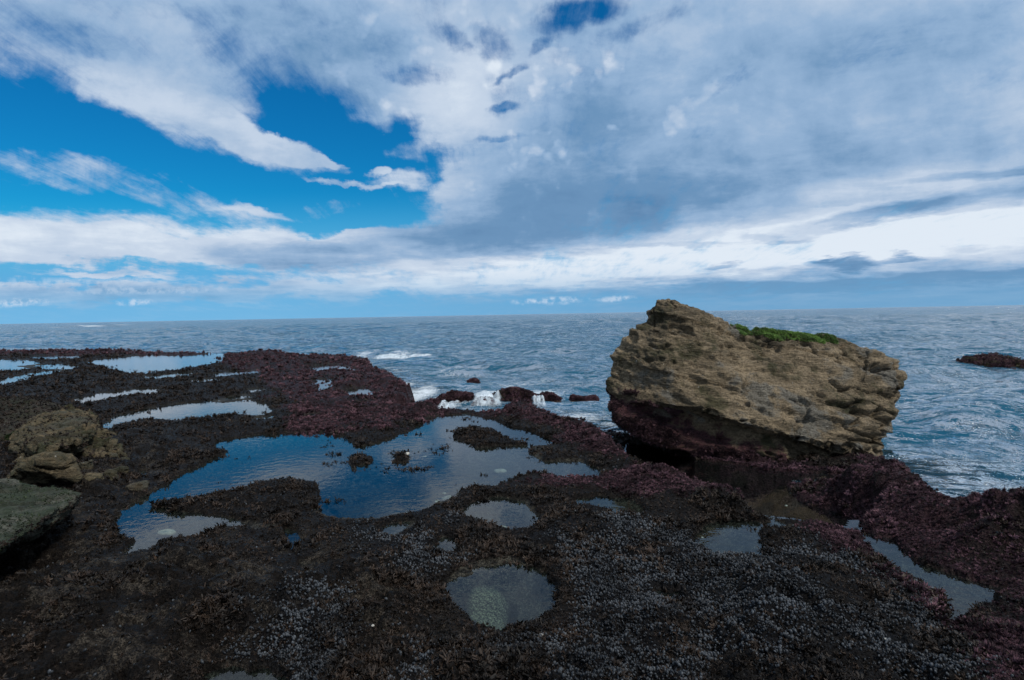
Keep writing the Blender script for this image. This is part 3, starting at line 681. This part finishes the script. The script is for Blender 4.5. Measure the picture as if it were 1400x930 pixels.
pebble(557,685,9,'pale stone close to the weedy front rim of the large pool',mst,group='pale stones in the pools')
pebble(686,722,18,'cream stone at the front of the upper round pool',mst,group='pale stones in the pools')
pebble(229,716,26,'cream stone under the blue water at the left end of the large pool',mst,group='pale stones in the pools')
pebble(683,631,18,'pale slab lying below the weed island in the large pool',mst,group='pale stones in the pools')
pebble(580,612,7,'small pale stone midway across the large pool',mst,group='pale stones in the pools')
pebble(557,630,8,'white pebble beside the small weed clump in the large pool',msh,group='pale stones in the pools')
LAND = [(746,676,6,'white shell on the weed right of the upper round pool'),(717,826,5,'pale shell inside the lower round pool'),(740,864,7,'pale shell on the mussels below the lower round pool'),(1060,829,5,'white shell among the mussels right of centre'),(1210,880,6,'tan stone among the mussels near the lower right corner'),(810,895,6,'grey white shell on the mussel bed at the bottom'),(470,838,7,'cream shell on the dark weed left of the lower round pool'),(510,870,5,'tiny pale shell at the bottom left of the lower round pool'),(960,720,4,'pale pebble at the left tip of the right hand pool'),(1075,640,5,'white pebble on the reef in front of the boulder')]
for a in LAND: pebble(*a, msh, 'shell', 'shell', 'pale shells scattered on the reef', z=.05, flat=.5)
# ------------------------------------------------------------------ sky
SUN_EL, SUN_AZ = math.radians(52), math.radians(128)     # azimuth clockwise from +Y (view direction)
w = bpy.data.worlds.new('World'); scn.world = w; w.use_nodes = True; nt = w.node_tree; nt.nodes.clear(); n = N(nt)
sky = n('ShaderNodeTexSky', sky_type='NISHITA', sun_disc=False, sun_elevation=SUN_EL, sun_rotation=SUN_AZ, air_density=1.0, dust_density=.6, ozone_density=2.0)
dirv = n('ShaderNodeTexCoord').outputs['Generated']
s = n('ShaderNodeSeparateXYZ', {0: dirv}); dx, dy, dz = s.outputs
yy = n.math('MAXIMUM', dy, .12)
U = n.math('DIVIDE', dx, yy); Vv = n.math('DIVIDE', n.math('MAXIMUM', dz, -.02), yy)
zz = n.math('ADD', n.math('MAXIMUM', dz, 0.0), .13)
q = n('ShaderNodeCombineXYZ', {0: n.math('DIVIDE', dx, zz), 1: n.math('DIVIDE', dy, zz), 2: 0.0}).outputs[0]
UV = n('ShaderNodeCombineXYZ', {0: U, 1: Vv, 2: 0.0}).outputs[0]
def vwarp(vec, src, sc, det, amp):
    wn = n.noise(src, sc, det, .6, out=1)
    wv = n('ShaderNodeVectorMath', {0: wn, 1: (.5, .5, .5)}, operation='SUBTRACT').outputs[0]
    wv = n('ShaderNodeVectorMath', {0: wv, 1: amp}, operation='MULTIPLY').outputs[0]
    return n('ShaderNodeVectorMath', {0: vec, 1: wv}, operation='ADD').outputs[0]
UVw = vwarp(vwarp(UV, q, 1.6, 5, (.12, .06, 0)), UV, 10, 7, (.08, .055, 0))
def uvp(px, py):
    d = ray(px, py); return d[0]/d[1], d[2]/d[1]
def ell(acc, lst, vec):
    for px, py, rx, ry, an, wt in lst:
        c = uvp(px, py)
        mp = n('ShaderNodeMapping', {0: vec, 'Location': (c[0], c[1], 0), 'Rotation': (0, 0, math.radians(-an)), 'Scale': (rx/F, ry/F, 1)}, vector_type='TEXTURE').outputs[0]
        g = n('ShaderNodeTexGradient', {0: mp}, gradient_type='SPHERICAL').outputs['Fac']
        g = n.math('MULTIPLY', g, 1.7, clamp=True)
        acc = n.math('MULTIPLY_ADD', g, wt, acc)
    return acc
NEG = [ # rx,ry are the full reach
 (-60,165,360,125,8,-1.0),(190,235,440,110,6,-1.0),(400,250,260,90,2,-.9),(450,200,150,66,32,-.9),(530,215,90,60,0,-.7),(120,285,420,45,4,-.7),(480,285,170,40,0,-.6),
 (330,292,300,34,0,-.4),(390,110,190,45,33,-.45),(90,50,150,26,10,-.25),(250,15,140,20,0,-.2),
 (562,95,70,18,5,-.50),(788,18,80,24,-18,-.60),(672,60,40,26,20,-.40),(550,175,34,40,10,-.6),(590,225,50,34,10,-.6),(600,120,24,10,0,-.3),(700,98,34,10,-30,-.5),(690,148,30,9,0,-.45),(1003,110,60,18,-45,-.42),(880,30,80,18,-20,-.3),(685,187,50,9,0,-.4),
 (60,375,560,20,0,-.8),(620,60,30,14,40,-.4),(735,60,30,10,-30,-.4),(560,365,300,12,0,-.2),(300,425,900,26,0,-.6)]
POS = [(250,158,200,40,24,.75),(340,178,130,28,36,.8),(405,205,75,19,22,1.2),(440,215,30,8,10,.8),(60,226,220,40,10,.34),(150,250,230,32,14,.32),(250,276,110,16,10,.3),
 (120,322,520,46,4,.85),(380,338,260,26,3,.5),(300,282,90,16,30,.35),(345,286,50,14,20,.75),(470,245,70,6,6,.75),(540,243,50,20,0,.85),(514,228,24,9,0,1.1),(560,205,50,20,15,.55),(430,285,120,20,-10,.35),
 (660,265,150,60,0,.6),(610,150,90,60,0,.3),(150,374,110,8,0,.8),(500,345,280,34,0,.6),(180,400,400,14,0,.5),(1250,150,500,260,0,.2)]
cov = n.math('MAXIMUM', ell(.60, NEG, UVw), -.50)
cov = ell(cov, POS, UVw)
nq = n.noise(q, 2.1, 10, .62, .35); nst = n.noise(n('ShaderNodeMapping', {0: q, 'Rotation': (0, 0, .55), 'Scale': (3.5, .6, 1)}).outputs[0], 2.6, 9, .68, .2)
fine = n.math('ADD', n.math('MULTIPLY', n.math('SUBTRACT', nq, .5), 1.15), n.math('MULTIPLY', n.math('SUBTRACT', nst, .5), 1.05))
cv = n.math('ADD', n.math('ADD', cov, fine), n.math('MULTIPLY', n.math('SUBTRACT', n.noise(UV, 15, 8, .68, .4), .5), .85))
alpha = n.ramp(cv, -.20, .68)
# grey shading of the clouds
SH = [(780,295,400,60,-2,.62),(930,250,420,70,-14,.34),(700,335,300,30,2,.25),(1150,150,520,160,-10,.22),(1420,60,560,240,0,.22),(1250,225,500,50,-8,.22),(230,40,460,100,8,.5),(440,60,220,90,25,.25),(1000,40,400,80,0,.15),
 (400,350,170,26,4,.85),(500,335,140,14,0,.3),(1180,300,190,14,-9,1.1),(1330,277,260,22,-8,1.0),(1060,325,70,7,0,.7),(990,362,34,10,-6,1.6),(1160,361,66,11,-2,1.6),(1240,353,40,8,0,1.3),(940,335,120,6,0,.6),(1130,358,30,6,0,1.0),
 (1380,237,180,9,-4,.7),(1000,396,800,16,-2,.65),(1300,386,560,30,-1,.65),(200,405,320,22,0,.6),
 (590,80,150,110,0,-.35),(620,200,130,110,0,-.45),(660,140,160,90,0,-.3),(600,270,120,40,0,-.3),(740,110,190,80,0,-.25),(900,60,160,50,-10,-.15),(860,190,160,40,-15,-.15),(250,140,300,30,18,-.25),(1080,332,560,44,-5,-1.0),(1330,310,420,46,-5,-.8),(780,368,520,26,-2,-.6),(150,322,460,40,3,-.50),(1150,262,420,22,-8,-.25)
]
UVs = vwarp(UV, q, 2.2, 5, (.10, .05, 0))
sh = ell(.02, SH, UVs)
nb = n.noise(q, 1.3, 9, .62, .3)
sh = n.math('ADD', sh, n.math('ADD', n.math('MULTIPLY', n.math('SUBTRACT', nb, .5), 1.25), n.math('MULTIPLY', n.math('SUBTRACT', nq, .5), -1.6)))
sh = n.math('ADD', sh, n.math('MULTIPLY', n.math('SUBTRACT', n.noise(vwarp(UV, UV, 8, 4, (.05, .03, 0)), 9, 8, .62), .5), 1.3))
pv = n('ShaderNodeTexVoronoi', {'Vector': vwarp(UV, UV, 6, 5, (.10, .07, 0)), 'Scale': 15.0, 'Smoothness': .35, 'Detail': 2.0, 'Roughness': .6}, feature='SMOOTH_F1').outputs['Distance']
pm = ell(0.0, [(640,130,330,220,20,1.0),(900,90,300,140,-15,.7),(760,230,300,140,-10,.5)], UV)
sh = n.math('ADD', sh, n.math('MULTIPLY', n.math('MULTIPLY', n.math('SUBTRACT', n.math('MINIMUM', pv, .85), .46), pm), 1.3))
K = 10.0
def c3(r, g, b): 
    f = lambda v: ((v/255+.055)/1.055)**2.4 if v > 10 else v/255/12.92
    return (f(r)*K, f(g)*K, f(b)*K)
cloud = n.mix(n.ramp(sh, -1.0, -.2), c3(216, 226, 237), c3(188, 203, 222))
cloud = n.mix(n.ramp(sh, -.25, .2), cloud, c3(166, 187, 212))
cloud = n.mix(n.ramp(sh, .10, .60), cloud, c3(143, 172, 204))
cloud = n.mix(n.ramp(sh, .45, 1.25), cloud, c3(104, 142, 180))
cloud = n.mix(n.ramp(sh, 1.2, 2.4), cloud, c3(78, 116, 157))
hs = n('ShaderNodeHueSaturation', {'Saturation': 1.35, 'Value': 1.0, 'Color': sky.outputs[0]}).outputs[0]
blue = n.mix(1.0, hs, (.06, .72, .92), 'MULTIPLY')
blue = n.mix(n.ramp(Vv, .22, .06), blue, c3(92, 166, 214))
base = n.mix(alpha, blue, cloud)
# pale blue air along the horizon
hzc = n.mix(n.ramp(U, -.6, .5), c3(112, 176, 218), c3(104, 156, 196))
base = n.mix(n.ramp(Vv, .085, .0, 0, .92), base, hzc)
# low white cumulus puffs
PUF = [(765,411,50,6,0,.8),(842,408,30,5,-3,.8),(718,413,26,4,0,.6),(185,414,34,6,0,.9),(20,414,60,7,0,.9),(200,398,140,6,0,.5),(120,393,120,5,0,.3),(60,386,260,8,0,.4)]
pf = n.math('MULTIPLY', ell(0.0, PUF, vwarp(UV, UV, 40, 4, (.05, .012, 0))), n.ramp(n.noise(UV, 60, 4, .6), .38, .62))
base = n.mix(n.math('MULTIPLY', pf, .75, clamp=True), base, c3(200, 215, 232))
bg = n('ShaderNodeBackground', {'Color': base, 'Strength': .1})
n('ShaderNodeOutputWorld', {0: bg.outputs[0]})
w.cycles.sampling_method = 'MANUAL'; w.cycles.sample_map_resolution = 512
# ------------------------------------------------------------------ sun
sl = bpy.data.lights.new('sun', 'SUN'); sl.energy = 3.0; sl.angle = math.radians(10); sl.color = (1, .95, .87)
so = bpy.data.objects.new('sun', sl); COL.objects.link(so)
sd = Vector((math.sin(SUN_AZ)*math.cos(SUN_EL), math.cos(SUN_AZ)*math.cos(SUN_EL), math.sin(SUN_EL)))
so.rotation_euler = sd.to_track_quat('Z', 'Y').to_euler(); so.location = (5, -5, 12)
# ------------------------------------------------------------------ render
scn.view_settings.view_transform = 'Standard'; scn.view_settings.look = 'None'; scn.view_settings.exposure = 0.12; scn.view_settings.gamma = 1
scn.cycles.max_bounces = 8; scn.cycles.transparent_max_bounces = 12
scn.cycles.use_denoising = True
